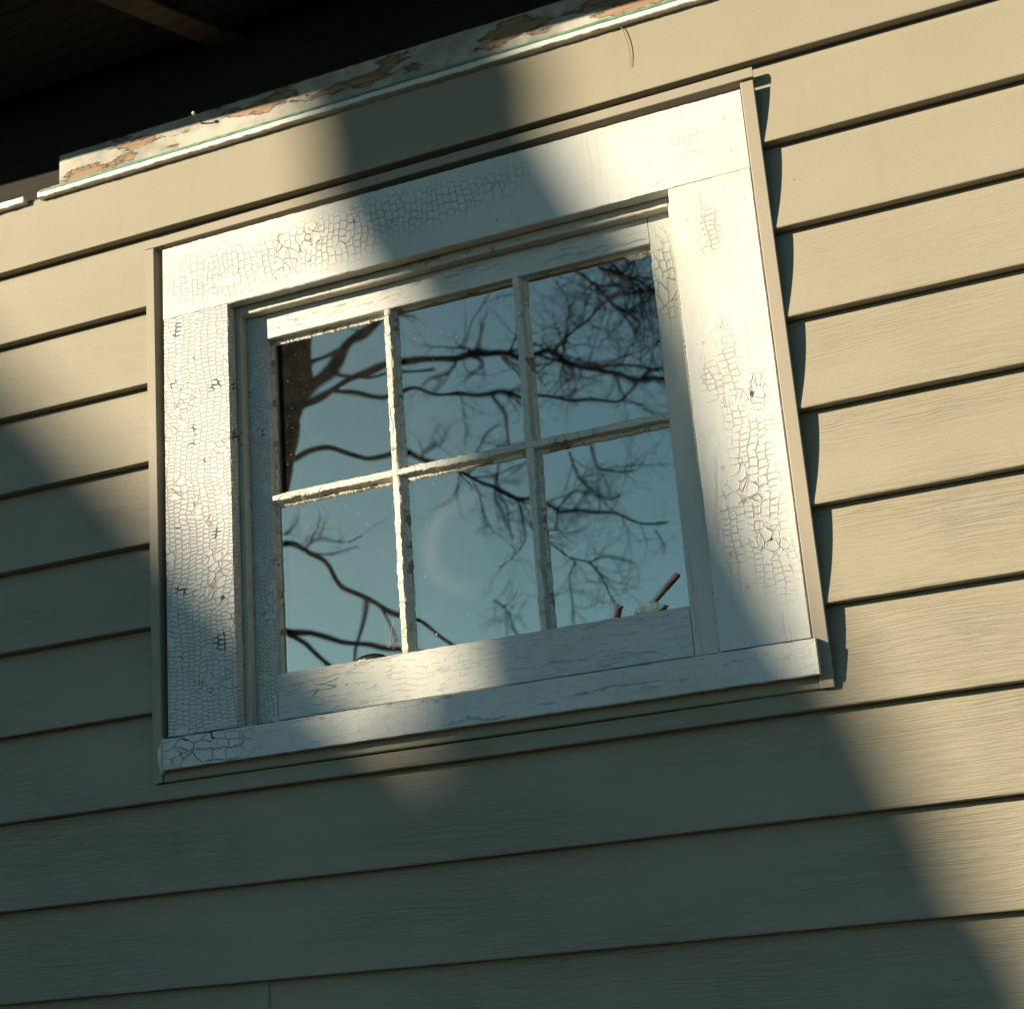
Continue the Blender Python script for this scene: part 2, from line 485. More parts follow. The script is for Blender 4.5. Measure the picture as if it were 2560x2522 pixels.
M['strip'] = plain('white_strip', (0.58, 0.57, 0.51), 0.5, 0.05, 40.0, 0.2, 0.001)
M['green'] = plain('green_paint', (0.10, 0.20, 0.13), 0.5, 0.25, 60.0, 0.3, 0.001)
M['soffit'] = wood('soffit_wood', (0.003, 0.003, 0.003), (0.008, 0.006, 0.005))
M['darkboard'] = wood('dark_frieze_wood', (0.008, 0.007, 0.006), (0.020, 0.014, 0.010))  # near-black: the eave's shade put into the colour
M['brace'] = wood('brace_wood', (0.035, 0.026, 0.017), (0.085, 0.062, 0.038))
M['sheath'] = plain('dark_sheathing', (0.03, 0.026, 0.022), 0.9)
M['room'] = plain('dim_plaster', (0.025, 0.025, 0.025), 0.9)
M['bark'] = bark('bark', (0.008, 0.007, 0.006))
M['bark2'] = bark('dark_bark', (0.05, 0.042, 0.035))
M['ground'] = plain('winter_ground', (0.03, 0.029, 0.018), 0.95, 0.4, 3.0, 0.6, 0.05)
M['brick'] = plain('neighbour_wall_paint', (0.22, 0.2, 0.18), 0.85, 0.1, 4.0)  # walls of the unseen house added for its shadow
M['roof'] = plain('roof_shingle', (0.06, 0.06, 0.065), 0.9, 0.3, 12.0)
M['conc'] = plain('foundation_block', (0.25, 0.24, 0.22), 0.9, 0.2, 12.0)
M['rustnail'] = plain('nail_steel', (0.12, 0.09, 0.07), 0.6, 0.3, 200.0)
M['nailhead'] = plain('painted_nail_head', (0.6, 0.58, 0.5), 0.5, 0.1, 200.0)

# ------------------------------------------------------------------ ground
bm = bmesh.new()
N = 60
for i in range(N + 1):
    for j in range(N + 1):
        x = (i / N - 0.5); y = (j / N - 0.5)
        x = math.copysign(abs(x * 2) ** 3, x) * 600; y = math.copysign(abs(y * 2) ** 3, y) * 600
        bm.verts.new((x, y, GROUND + 0.04 * nz(x * 0.3, y * 0.3, 0) - 0.02))
bm.verts.ensure_lookup_table()
for i in range(N):
    for j in range(N):
        a = i * (N + 1) + j
        bm.faces.new((bm.verts[a], bm.verts[a + N + 1], bm.verts[a + N + 2], bm.verts[a + 1]))
tag(obj('ground', bm, M['ground'], smooth=True), 'bare winter ground around the house', 'ground', kind='structure')

# ------------------------------------------------------------------ siding wall
S = 0.127
WX0, WX1 = -3.2, 3.0
wall = thing('siding_wall', 'beige vinyl clapboard wall around the window, half in sun and half in shade', 'wall', (0.4, 0.03, GROUND))

DEPTH = 0.0155
def prof(lip, top, zlo, zhi):
    """(y, z) points of one course from the lip up, clipped to [zlo, zhi]"""
    pts = [(DEPTH + 0.012, lip + 0.0006), (0.0016, lip), (0.0004, lip + 0.0006), (0.0, lip + 0.0016), (0.0002, lip + 0.004)]
    n = 12
    for k in range(1, n + 1):
        u = k / n
        z = lip + 0.004 + (top + 0.006 - lip - 0.004) * u
        pts.append((DEPTH * (1 - (1 - min(1, u)) ** 1.75) + (0.009 if z > top - 0.0045 else 0.0), z))
    if zlo <= lip:
        out = [p for p in pts if p[1] <= zhi]
    else:
        out = [p for p in pts[3:] if zlo <= p[1] <= zhi]
        def at(z):
            for a, b_ in zip(pts[3:], pts[4:]):
                if a[1] <= z <= b_[1]:
                    t = (z - a[1]) / (b_[1] - a[1]); return (a[0] + (b_[0] - a[0]) * t, z)
            return (pts[-1][0], z)
        out = [at(zlo)] + out
    if out[-1][1] < min(zhi, pts[-1][1]) - 1e-5:
        for a, b_ in zip(pts[3:], pts[4:]):
            if a[1] <= zhi <= b_[1]:
                t = (zhi - a[1]) / (b_[1] - a[1]); out.append((a[0] + (b_[0] - a[0]) * t, zhi)); break
    return out

def strip_course(bm, x0, x1, p, k, off=0.0):
    n = max(1, int((x1 - x0) / 0.04))
    rows = []
    for i in range(n + 1):
        x = x0 + (x1 - x0) * i / n
        wy = 0.0016 * nz(x * 1.7, k * 5.3, 3) + 0.0005 * nz(x * 6, k * 2.1, 8)
        wz = 0.0019 * nz(x * 1.3, k * 3.7, 11)
        rows.append([bm.verts.new((x, y + off + wy * min(1, (0.014 - y) / 0.01 + 0.35), z + wz)) for y, z in p])
    for a, b_ in zip(rows, rows[1:]):
        for i in range(len(p) - 1):
            bm.faces.new((a[i], b_[i], b_[i + 1], a[i + 1]))

bm = bmesh.new()
for k in range(0, 20):
    lip = -k * S; top = lip + S
    if lip >= -1e-6 :
        strip_course(bm, WX0, WX1, prof(lip, top, lip, top + 0.004), k)
    elif top > -0.86 :
        p = prof(lip, top, lip, top + 0.004)
        if lip < -0.866:
            pl = prof(lip, top, lip, -0.8655)
            pu = prof(lip, top, -0.8655, top + 0.004)
            strip_course(bm, WX0, WX1, pl, k)
            strip_course(bm, WX0, -0.0185, pu, k); strip_course(bm, 0.9415, WX1, pu, k)
        else:
            strip_course(bm, WX0, -0.021 if lip > -0.5 else -0.018, p, k); strip_course(bm, 0.9415, WX1, p, k)
    elif k == 10:
        strip_course(bm, WX0, 0.1447, prof(lip, top, lip, top + 0.004), k, -0.0012)
        strip_course(bm, 0.1425, WX1, prof(lip, top, lip, top + 0.004), k, 0.0004)
    else:
        strip_course(bm, WX0, WX1, prof(lip, top, lip, top + 0.004), k)
strip_course(bm, -0.03, 0.95, prof(-S, 0.0, -0.0375, 0.004), 1, 0.0006)
obj('siding', bm, M['siding'], wall, smooth=False)
pass
for f in C.objects['siding'].data.polygons: f.use_smooth = True

# sheathing behind the siding, open at the window
bm = bmesh.new()
box(bm, WX0, 0.10, 0.026, 0.10, GROUND + 0.3, 1.6)
box(bm, 0.826, WX1, 0.026, 0.10, GROUND + 0.3, 1.6)
box(bm, 0.10, 0.826, 0.026, 0.10, -0.15, 1.6)
box(bm, 0.10, 0.826, 0.026, 0.10, GROUND + 0.3, -0.80)
obj('sheathing', bm, M['sheath'], wall)
bm = bmesh.new()
box(bm, WX0, WX1, 0.02, 0.25, GROUND - 0.3, GROUND + 0.31)
obj('foundation', bm, M['conc'], wall)

# vinyl trim round the window opening (parts of the wall cladding)
def slanted(bm, axis, prof_, a0, a1, da0, da1):
    """profile swept along x or z with an offset sliding from da0 to da1 across the run"""
    n = 40
    rings = []
    for k in range(n + 1):
        t = k / n; a = a0 + (a1 - a0) * t; o = da0 + (da1 - da0) * t
        wv = 0.0006 * nz(a * 4, 3.3, o)
        if axis == 'x': rings.append([(a, u + wv, v + o) for u, v in prof_])
        else: rings.append([(u + o, v + wv, a) for u, v in prof_])
    loft(bm, rings)

yt = -0.0045
bm = bmesh.new()      # head channel: face with a ridge, return leg underneath
slanted(bm, 'x', [(yt + 0.0008, -0.0274), (0.020, -0.0274), (0.020, -0.0258), (yt + 0.003, -0.0258), (yt + 0.003, -0.0125), (yt + 0.0055, -0.0117),
                  (yt + 0.0035, -0.0113), (yt + 0.0012, -0.0122), (yt + 0.0012, -0.0150), (yt, -0.0160), (yt, -0.0266)], -0.029, 0.9478, -0.0062, 0.0)
obj('window_trim', bm, M['trim'], wall)
bm = bmesh.new()      # left channel
slanted(bm, 'z', [(-0.0285, yt + 0.0006), (-0.0279, yt), (-0.0139, yt), (-0.0130, yt + 0.0009), (-0.0130, 0.022), (-0.0146, 0.022), (-0.0146, yt + 0.002), (-0.0285, yt + 0.002)],
        -0.0345, -0.8640, 0.0, 0.0062)
obj('window_trim', bm, M['trim'], wall)
bm = bmesh.new()      # right channel
slanted(bm, 'z', [(0.9287, yt + 0.0025), (0.9293, yt + 0.0005), (0.9305, yt), (0.9466, yt), (0.9478, yt + 0.001), (0.9478, yt + 0.0024), (0.9303, yt + 0.0024), (0.9303, 0.022), (0.9287, 0.022)],
        -0.0325, -0.8650, 0.0, 0.0004)
obj('window_trim', bm, M['trim'], wall)
bm = bmesh.new()      # strip below the sill
slanted(bm, 'x', [(0.012, -0.846), (yt + 0.006, -0.846), (yt + 0.004, -0.8485), (yt + 0.003, -0.8605), (yt + 0.0022, -0.8625), (yt + 0.004, -0.8640), (0.012, -0.8640)], -0.005, 0.9284, 0.0, -0.0008)
obj('window_trim', bm, M['trim'], wall)

# ------------------------------------------------------------------ window
win = thing('window', 'old white six-pane window with crackled paint set in the beige clapboards', 'window', (0.463, 0.03, -0.80))
TH = 0.0185
bm = bmesh.new()
prism(bm, 'x', [(0.0012, -0.158), (TH, -0.158), (TH, -0.0385), (0.0012, -0.0385), (0.0, -0.0397), (0.0, -0.1568)], 0.0, 0.927, 0.003, 0.0008, 1.0)
obj('head_casing', bm, M['head'], win)
bm = bmesh.new()
prism(bm, 'z', rrect(0.0, 0.1146, 0.0004, TH), -0.1584, -0.8005, 0.004, 0.0005, 2.0)
obj('side_casing', bm, M['left'], win)['label'] = 'left casing board covered in brick-like paint cracks'
bm = bmesh.new()
prism(bm, 'z', rrect(0.8116, 0.927, 0.0004, TH), -0.1584, -0.8005, 0.004, 0.0004, 3.0)
obj('side_casing', bm, M['right'], win)['label'] = 'right casing board, mostly smooth paint with strings of cracks'
# jambs
bm = bmesh.new(); prism(bm, 'z', rrect(0.098, 0.1138, TH + 0.0012, 0.085, 0.001), -0.150, -0.80, 0.006, 0.0004, 4.0); obj('jamb', bm, M['jamb'], win)
bm = bmesh.new(); prism(bm, 'z', rrect(0.8124, 0.8282, TH + 0.0012, 0.085, 0.001), -0.150, -0.80, 0.006, 0.0004, 5.0); obj('jamb', bm, M['jamb'], win)
bm = bmesh.new(); prism(bm, 'x', rrect(TH + 0.0012, 0.085, -0.1572, -0.141, 0.001), 0.1138, 0.8124, 0.006, 0.0004, 6.0); obj('jamb', bm, M['jambx'], win)
# stops
bm = bmesh.new(); prism(bm, 'z', rrect(0.1139, 0.1232, 0.0225, 0.0390, 0.0012), -0.1574, -0.799, 0.006, 0.0004, 7.0); obj('stop', bm, M['jamb'], win)
bm = bmesh.new(); prism(bm, 'z', rrect(0.8030, 0.8123, 0.0225, 0.0390, 0.0012), -0.1574, -0.799, 0.006, 0.0004, 8.0); obj('stop', bm, M['jamb'], win)
bm = bmesh.new(); prism(bm, 'x', rrect(0.0220, 0.0388, -0.1720, -0.1573, 0.0012), 0.1234, 0.8028, 0.006, 0.0006, 9.0); obj('stop', bm, M['jambx'], win)
# sill
bm = bmesh.new()
prism(bm, 'x', [(-0.0180, -0.8490), (-0.0168, -0.8500), (0.060, -0.8450), (0.090, -0.800), (0.045, -0.7985), (0.0, -0.8030), (-0.0165, -0.8058), (-0.0180, -0.8070)],
      0.0035, 0.9345, 0.004, 0.0006, 10.0)
obj('sill', bm, M['sill'], win)
bm = bmesh.new()      # lump of caulk at the sill's left end
bmesh.ops.create_uvsphere(bm, u_segments=14, v_segments=10, radius=1.0)
for v in bm.verts:
    k = 1 + 0.35 * nz(v.co.x * 2, v.co.y * 2, v.co.z * 2)
    v.co = Vector((-0.002 + v.co.x * 0.0062 * k, -0.006 + v.co.y * 0.012 * k, -0.8285 + v.co.z * 0.024 * k))
obj('caulk', bm, M['caulk'], win, smooth=True)

# sash: rails, stiles, muntins, panes and putty are pieces of one part
FY = 0.040      # face of the sash
GY = 0.0545     # glass
bm = bmesh.new()
prism(bm, 'x', rrect(FY, FY + 0.034, -0.2115, -0.163), 0.1583, 0.7668, 0.004, 0.0005, 11.0)
sash = obj('sash', bm, M['rail'], win)
sash['label'] = 'white wooden sash divided into six small panes'
bm = bmesh.new(); prism(bm, 'x', rrect(FY, FY + 0.034, -0.7925, -0.7265), 0.1583, 0.7668, 0.004, 0.0005, 12.0); obj('bottom_rail', bm, M['rail'], sash)
bm = bmesh.new(); prism(bm, 'z', rrect(0.1160, 0.1577, FY, FY + 0.034), -0.160, -0.7928, 0.004, 0.0005, 13.0); obj('stile', bm, M['stile'], sash)
bm = bmesh.new(); prism(bm, 'z', rrect(0.7674, 0.8110, FY, FY + 0.034), -0.160, -0.7928, 0.004, 0.0005, 14.0); obj('stile', bm, M['stile2'], sash)
XV = (0.3595, 0.5655); ZH = -0.4655
hf, hb = 0.0046, 0.0086
def mprof(c, ax):
    pts = [(-hb, GY + 0.012), (-hb, GY - 0.001), (-hf, FY + 0.0012), (-hf + 0.001, FY), (hf - 0.001, FY), (hf, FY + 0.0012), (hb, GY - 0.001), (hb, GY + 0.012)]
    return [(y, c + u) for u, y in pts] if ax == 'x' else [(c + u, y) for u, y in pts]
for i, x in enumerate(XV):
    bm = bmesh.new(); prism(bm, 'z', mprof(x, 'z'), -0.2112, -0.7268, 0.003, 0.0016, 20 + i); obj('muntin', bm, M['muntinv'], sash)
segs = [(0.158, XV[0]), (XV[0], XV[1]), (XV[1], 0.7674)]
bm = bmesh.new()
for i, (a, b_) in enumerate(segs):
    e0 = 0.0 if i == 0 else hf - 0.0004; e1 = 0.0 if i == 2 else hf - 0.0004
    prism(bm, 'x', mprof(ZH + 0.0006, 'x'), a + e0, b_ - e1, 0.003, 0.0016, 25 + i)
obj('muntin', bm, M['muntin'], sash)
# glass and putty
xs = [0.158, XV[0], XV[1], 0.7674]; zs = [-0.2115, ZH, -0.7268]
for r in range(2):
    for c_ in range(3):
        ex0 = 0.0 if c_ == 0 else hb; ex1 = 0.0 if c_ == 2 else hb
        ez0 = 0.0 if r == 0 else hb; ez1 = 0.0 if r == 1 else hb
        x0, x1 = xs[c_] + ex0, xs[c_ + 1] - ex1
        z1, z0 = zs[r] - ez0, zs[r + 1] + ez1
        bm = bmesh.new()
        gx0, gx1, gz0, gz1 = x0 - 0.004, x1 + 0.004, z0 - 0.004, z1 + 0.004
        # each light sits a hair differently in its rebate
        tx = random.uniform(-1, 1) * 0.00018; tz = random.uniform(-1, 1) * 0.00018
        pts = [(gx0, GY + tx + tz, gz0), (gx1, GY - tx + tz, gz0), (gx1, GY - tx - tz, gz1), (gx0, GY + tx - tz, gz1)]
        bm.faces.new([bm.verts.new(p) for p in pts])
        obj('pane', bm, M['glass2'] if (r == 1 and c_ == 1) else M['glass'], sash)
        # putty fillet with a ragged inner edge
        bm = bmesh.new()
        per = []
        st = 0.0022
        def edge(ax, a, b_, fixed, inx, inz, side):
            n = max(2, int(abs(b_ - a) / st))
            for k in range(n):
                t = k / n
                per.append((ax, a + (b_ - a) * t, fixed, inx, inz, side, t))
        edge('x', x0, x1, z1, 0, -1, 't'); edge('z', z1, z0, x1, -1, 0, 'r'); edge('x', x1, x0, z0, 0, 1, 'b'); edge('z', z0, z1, x0, 1, 0, 'l')
        ro, ri, rm = [], [], []
        sd_ = r * 7.1 + c_ * 3.3
        for (ax, q, fx, inx, inz, side, t) in per:
            wd = {'t': 0.0030, 'b': 0.0022, 'l': 0.0042, 'r': 0.0018}[side]
            wd += 0.0012 * nz(q * 40, sd_, ord(side)) + 0.0011 * nz(q * 150, ord(side), sd_) + 0.0006 * nz(q * 420, sd_, 2)
            if r == 0 and c_ == 0 and side == 't': wd += 0.0045 + 0.002 * nz(q * 230, 1, 1)
            if r == 0 and c_ == 2 and side == 't' and t > 0.78: wd += 0.009 * min(1, (t - 0.78) / 0.03) + 0.003 * nz(q * 300, 4, 4)
            if r == 0 and c_ == 2 and side == 'r' : wd += 0.0022 + 0.0015 * nz(q * 90, 4, 9)
            wd = max(0.0004, wd)
            # pull corners in so that the ring never folds
            px, pz = (q, fx) if ax == 'x' else (fx, q)
            ix = min(max(px + inx * wd, x0 + 0.0012), x1 - 0.0012); iz = min(max(pz + inz * wd, z0 + 0.0012), z1 - 0.0012)
            ox, oz = px - inx * 0.003, pz - inz * 0.003
            th = 0.0012 + 0.0006 * nz(q * 120, sd_, 6)
            ro.append((ox, GY - 0.0052, oz)); rm.append((px + inx * wd * 0.8, GY - 0.0008 - th, pz + inz * wd * 0.8) if False else ((px + ix) / 2, GY - 0.0022 - th * 0.7, (pz + iz) / 2)); ri.append((ix, GY - 0.0007, iz))
        n = len(per)
        vo_ = [[bm.verts.new(p) for p in L] for L in (ro, rm, ri)]
        vb = [bm.verts.new((p[0], GY + 0.0006, p[2])) for p in ri]
        for L0, L1 in ((vo_[0], vo_[1]), (vo_[1], vo_[2]), (vo_[2], vb)):
            for i in range(n):
                j = (i + 1) % n
                bm.faces.new((L0[i], L0[j], L1[j], L1[i]))
        obj('putty', bm, M['putty'], sash)

# ------------------------------------------------------------------ room behind the glass
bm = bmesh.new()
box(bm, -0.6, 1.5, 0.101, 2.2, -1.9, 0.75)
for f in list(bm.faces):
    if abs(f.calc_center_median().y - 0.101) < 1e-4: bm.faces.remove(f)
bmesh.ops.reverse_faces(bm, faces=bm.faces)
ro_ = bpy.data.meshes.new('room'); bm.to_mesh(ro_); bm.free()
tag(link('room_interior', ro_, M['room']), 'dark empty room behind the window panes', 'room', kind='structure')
bm = bmesh.new()
prism(bm, 'x', rrect(0.0755, 0.165, -0.765, -0.745, 0.002), 0.116, 0.810, 0.05, 0.0002, 30)
obj('window_stool', bm, M['rail'], win)

# small things seen faintly through the lower panes
def at(px, py, y):
    d = cam.matrix_world.to_3x3() @ Vector(((px - 1280) / 4104.586, -(py - 1261) / 4104.586, -1.0))
    return CAM + d * ((y - CAM.y) / d.y)
M['red'] = plain('red_plastic', (0.92, 0.42, 0.38), 0.4, 0.1, 50.0)
M['grey'] = plain('grey_plastic', (0.78, 0.78, 0.77), 0.4, 0.1, 50.0)
M['yellow'] = plain('yellow_paper', (0.82, 0.72, 0.56), 0.8, 0.2, 90.0)
M['white_cord'] = plain('white_cord', (0.75, 0.74, 0.70), 0.7, 0.05, 90.0)
M['black'] = plain('black_enamel', (0.006, 0.006, 0.006), 0.3, 0.1, 90.0)
M['straw'] = plain('dry_needles', (0.30, 0.23, 0.13), 0.8, 0.2, 300.0)
a, b_, c_ = at(1694, 1432, 0.0500), at(1660, 1468, 0.0485), at(1620, 1510, 0.0465)
st_ = thing('marker', 'red capped stick leaning in the lower right corner pane, near the right stile', 'marker', (c_.x, c_.y, -0.7262))
bm = bmesh.new(); tube(bm, [b_, b_ + (a - b_) * 0.92, a], [0.0027, 0.0027, 0.0018], 10); obj('cap', bm, M['red'], st_, True)
dn = (b_ - a).normalized()
low = b_ + dn * ((b_.z + 0.7235) / max(0.2, -dn.z))
bm = bmesh.new(); tube(bm, [b_ + dn * 0.0003, low], [0.0023, 0.0022], 10); obj('barrel', bm, M['grey'], st_, True)
p_ = at(1622, 1508, 0.0475)
bm = bmesh.new()
bmesh.ops.create_icosphere(bm, subdivisions=3, radius=1.0)
for v in bm.verts:
    k_ = 1 + 0.5 * nz(v.co.x * 2.2, v.co.y * 2.2, v.co.z * 2.2)
    v.co = Vector((p_.x + v.co.x * 0.019 * k_, 0.0475 + v.co.y * 0.004 * k_, -0.7195 + v.co.z * 0.0075 * k_))
tag(obj('crumpled_paper', bm, M['yellow']), 'crumpled yellow paper beside the red capped stick at the foot of the lower right pane', 'paper')
p_ = at(1542, 1517, 0.0475)
bm = bmesh.new(); tube(bm, [Vector((p_.x - 0.004, 0.0475, -0.7262)), p_, p_ + Vector((0.004, 0, 0.003))], [0.0026, 0.0028, 0.002], 8)
tag(obj('red_peg', bm, M['red'], None, True), 'small red peg tip at the bottom middle of the lower right pane', 'peg')
bm = bmesh.new()
p_ = at(925, 1632, 0.047)
bmesh.ops.create_uvsphere(bm, u_segments=24, v_segments=12, radius=1.0)
for v in bm.verts:
    v.co = Vector((p_.x + v.co.x * 0.024, 0.0475 + v.co.y * 0.0045, -0.7262 + v.co.z * 0.0085))
tag(obj('dark_dome', bm, M['black'], None, True), 'black domed thing lying on the bottom rail at the foot of the lower left pane', 'dark dome')
for pl, lab in (([(1366, 1334), (1500, 1316), (1640, 1300), (1760, 1286)], 'upper straight white cord strung behind the lower right pane'),
                ([(1415, 1395), (1450, 1368), (1490, 1347), (1560, 1330), (1690, 1318), (1770, 1312)], 'lower curved white cord hanging behind the lower right pane')):
    P, R = catmull([at(x, y, 0.13) for x, y in pl], [0.0011] * len(pl), 6)  # pale tubes made up for bright streaks of light in the pane
    bm = bmesh.new(); tube(bm, P, R, 6); tag(obj('cord', bm, M['white_cord'], None, True), lab, 'cord', 'white cords behind the glass')
for i, (pl, lab) in enumerate((([(974, 1618), (978, 1578), (985, 1546)], 'pale dry needle standing straight at the foot of the left muntin'),
                ([(970, 1618), (966, 1592), (963, 1562)], 'dark thin needle at the foot of the left muntin, leaning left'),
                ([(972, 1618), (986, 1596), (998, 1582)], 'short dry needle at the foot of the left muntin, leaning right'))):
    P, R = catmull([at(x, y, 0.0485 - 0.001 * i) for x, y in pl], [0.0005, 0.0004, 0.0002], 4)
    bm = bmesh.new(); tube(bm, P, R, 5); tag(obj('needle', bm, M['straw'], None, True), lab, 'needle', 'dry needles caught on the bottom rail')
tq = [at(1545, 55, 0.011), at(1563, 90, 0.0095), at(1574, 130, 0.0075), at(1578, 168, 0.006)]
P, R = catmull(tq, [0.0007, 0.0007, 0.0006, 0.0004], 5)
bm = bmesh.new(); tube(bm, P, R, 6)  # tan tube drawn in place of a thin cast shadow
tag(obj('dry_tendril', bm, plain('tendril_bark', (0.20, 0.15, 0.08), 0.9, 0.2, 100.0), None, True), 'thin curved dry tendril hanging on the siding below the white strip', 'twig')

# ------------------------------------------------------------------ eave over the wall
eave = thing('roof_eave', 'dark roof eave with peeling board and white strip above the siding', 'eave', (0.3, -0.1, 0.119))
SZ = 0.305
def outer(x):      # the eave's outer edge runs slightly askew to the wall
    return -(0.20 + 0.070 * (x + 0.9) / 1.0)
bm = bmesh.new()
prism(bm, 'x', [(0.0065, 0.1300), (0.030, 0.1300), (0.030, 0.187), (0.0080, 0.187), (0.0065, 0.1855)], -0.2015, WX1, 0.01, 0.0011, 40)
obj('frieze_board', bm, M['frieze'], eave)
bm = bmesh.new()  # shaded upper frieze and left recess, their shade given as near-black wood
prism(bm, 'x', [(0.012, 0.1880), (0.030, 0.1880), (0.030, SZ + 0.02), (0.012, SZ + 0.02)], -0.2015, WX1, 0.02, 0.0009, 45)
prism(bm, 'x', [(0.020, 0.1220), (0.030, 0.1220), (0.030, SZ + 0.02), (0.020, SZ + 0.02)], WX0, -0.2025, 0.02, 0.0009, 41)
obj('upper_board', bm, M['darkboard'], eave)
def rag(q): return 0.0006 * nz(q * 90, 2, 2) + 0.0009 * nz(q * 25, 5, 1)
for (a0, a1, sd_) in ((-0.243, WX1, 42), (WX0, -0.272, 46)):
    bm = bmesh.new()
    prism(bm, 'x', [(0.0040, 0.1212), (0.0052, 0.1200), (0.016, 0.1200), (0.016, 0.1312), (0.0050, 0.1312), (0.0036, 0.1298)], a0, a1, 0.004, 0.0009, sd_)
    obj('white_strip', bm, M['strip'], eave)
bm = bmesh.new()
prism(bm, 'x', [(0.0026, 0.1282), (0.0030, 0.1318), (0.0060, 0.1345), (0.0062, 0.1282)], -0.238, WX1, 0.006, 0.0008, 43)
obj('paint_edge', bm, M['green'], eave)
bm = bmesh.new()      # a diagonal lath under the soffit
def soff(px, py, z):
    d = cam.matrix_world.to_3x3() @ Vector(((px - 1280) / 4104.586, -(py - 1261) / 4104.586, -1.0))
    return CAM + d * ((z - CAM.z) / d.z)
q0 = soff(120, -75, SZ - 0.008); q1 = soff(760, 190, SZ - 0.008)
dv = (q1 - q0).normalized(); sv = Vector((-dv.y, dv.x, 0)) * 0.024
loft(bm, [[q0 - sv, q0 + sv, q0 + sv + Vector((0, 0, 0.007)), q0 - sv + Vector((0, 0, 0.007))], [q1 - sv, q1 + sv, q1 + sv + Vector((0, 0, 0.007)), q1 - sv + Vector((0, 0, 0.007))]])
obj('brace', bm, M['brace'], eave)
bm = bmesh.new()
for j in range(9):      # soffit planks run along the wall
    a, b_ = j / 9, (j + 1) / 9 - 0.008
    rings = []
    for k in range(31):
        x = WX0 + (WX1 - WX0) * k / 30
        yo = outer(x) - 0.015
        y0_ = -0.0185 + (yo + 0.0185) * a; y1_ = -0.0185 + (yo + 0.0185) * b_
        zz = SZ + 0.0015 * nz(x * 3, j * 4.4, 1)
        rings.append([(x, y0_, zz), (x, y1_, zz), (x, y1_, zz + 0.02), (x, y0_, zz + 0.02)])
    loft(bm, rings)
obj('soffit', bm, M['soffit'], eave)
bm = bmesh.new()
rings = []
for k in range(121):
    x = WX0 + (WX1 - WX0) * k / 120
    yo = outer(x) - 0.016; j = 0.0012 * nz(x * 30, 1, 1)
    rings.append([(x, yo, SZ - 0.004 + j), (x, yo - 0.022, SZ - 0.004 + j), (x, yo - 0.022, SZ + 0.16), (x, yo, SZ + 0.16)])
loft(bm, rings)
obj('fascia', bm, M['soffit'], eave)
bm = bmesh.new()      # roof deck rising to the house
vs = []
for x in (WX0, WX1):
    vs += [(x, outer(x) - 0.09, SZ + 0.165), (x, 2.5, SZ + 0.165 + 1.6), (x, 2.5, SZ + 0.215 + 1.6), (x, outer(x) - 0.09, SZ + 0.20)]
loft(bm, [vs[:4], vs[4:]])
obj('roof', bm, M['roof'], eave)
for (nx, nzv, L) in ((0.072, 0.166, 0.024),):      # bent nails sticking out of the peeling board
    bm = bmesh.new()
    P = [Vector((nx, 0.0068 - L * t, nzv + 0.006 * t * t)) for t in (0, 0.33, 0.66, 1)]
    tube(bm, P, [0.0014, 0.0014, 0.0013, 0.0012], 8)
    nl = obj('nail', bm, M['rustnail'], eave, True)
    bm = bmesh.new()
    bmesh.ops.create_uvsphere(bm, u_segments=10, v_segments=8, radius=0.0030, matrix=Matrix.Translation(P[-1]))
    obj('nail_head', bm, M['nailhead'], nl, True)

# ------------------------------------------------------------------ bare tree, seen mirrored in the panes
PX0, PY0, F_ = 1280.0, 1261.0, 4104.586
Rm = cam.matrix_world.to_3x3()
MIR = Vector((CAM.x, 2 * GY - CAM.y, CAM.z))
def refl(px, py, Y):
    """the point beyond the camera, Y metres out from the wall, that the glass mirrors at this spot of the pane"""
    d = Rm @ Vector(((px - PX0) / F_, -(py - PY0) / F_, -1.0))
    t = (GY - CAM.y) / d.y
    G = CAM + d * t
    v = G - MIR
    k = (-Y - MIR.y) / v.y
    return MIR + v * k, k * t / F_          # point, metres per pixel there

tree = thing('bare_tree', 'leafless tree mirrored in the window panes, its trunk at the left pane', 'tree', (0, 0, 0))
c3 = lambda x, y: (350 + x * 0.3939, 500 + y * 0.3939)
c4 = lambda x, y: (1000 + x * 0.3939, 500 + y * 0.3939)
c6 = lambda x, y: (350 + x * 0.3939, 1250 + y * 0.3939)
c7 = lambda x, y: (900 + x * 0.4397, 1150 + y * 0.4397)
YT = 6.6
rnd = random.Random(11)
def limb_pts(pix, rad, dy0=0.0, dy1=0.0):
    P, R = [], []
    for i, q in enumerate(pix):
        t = i / max(1, len(pix) - 1)
        p, m = refl(q[0], q[1], YT + dy0 + (dy1 - dy0) * t)
        P.append(p); R.append((rad[0] + (rad[1] - rad[0]) * t) * m)
    return catmull(P, R, 5)

def twig(bm, p, d, L, r, depth):
    n = max(3, int(L / 0.05))
    P = [p.copy()]; R = [r]
    for k in range(n):
        d = (d + Vector((rnd.gauss(0, 0.18), rnd.gauss(0, 0.14), rnd.gauss(0.02, 0.18)))).normalized()
        P.append(P[-1] + d * (L / n)); R.append(r * (1 - 0.75 * (k + 1) / n))
    tube(bm, P, R, 4)
    if depth > 0:
        for k in range(1, n + 1):
            if rnd.random() < 0.75:
                a = Vector((rnd.gauss(0, 1), rnd.gauss(0, 0.6), rnd.gauss(0, 1))).normalized()
                twig(bm, P[k], (d + a * 0.95).normalized(), L * rnd.uniform(0.35, 0.6), max(R[k] * 0.65, 0.0016), depth - 1)

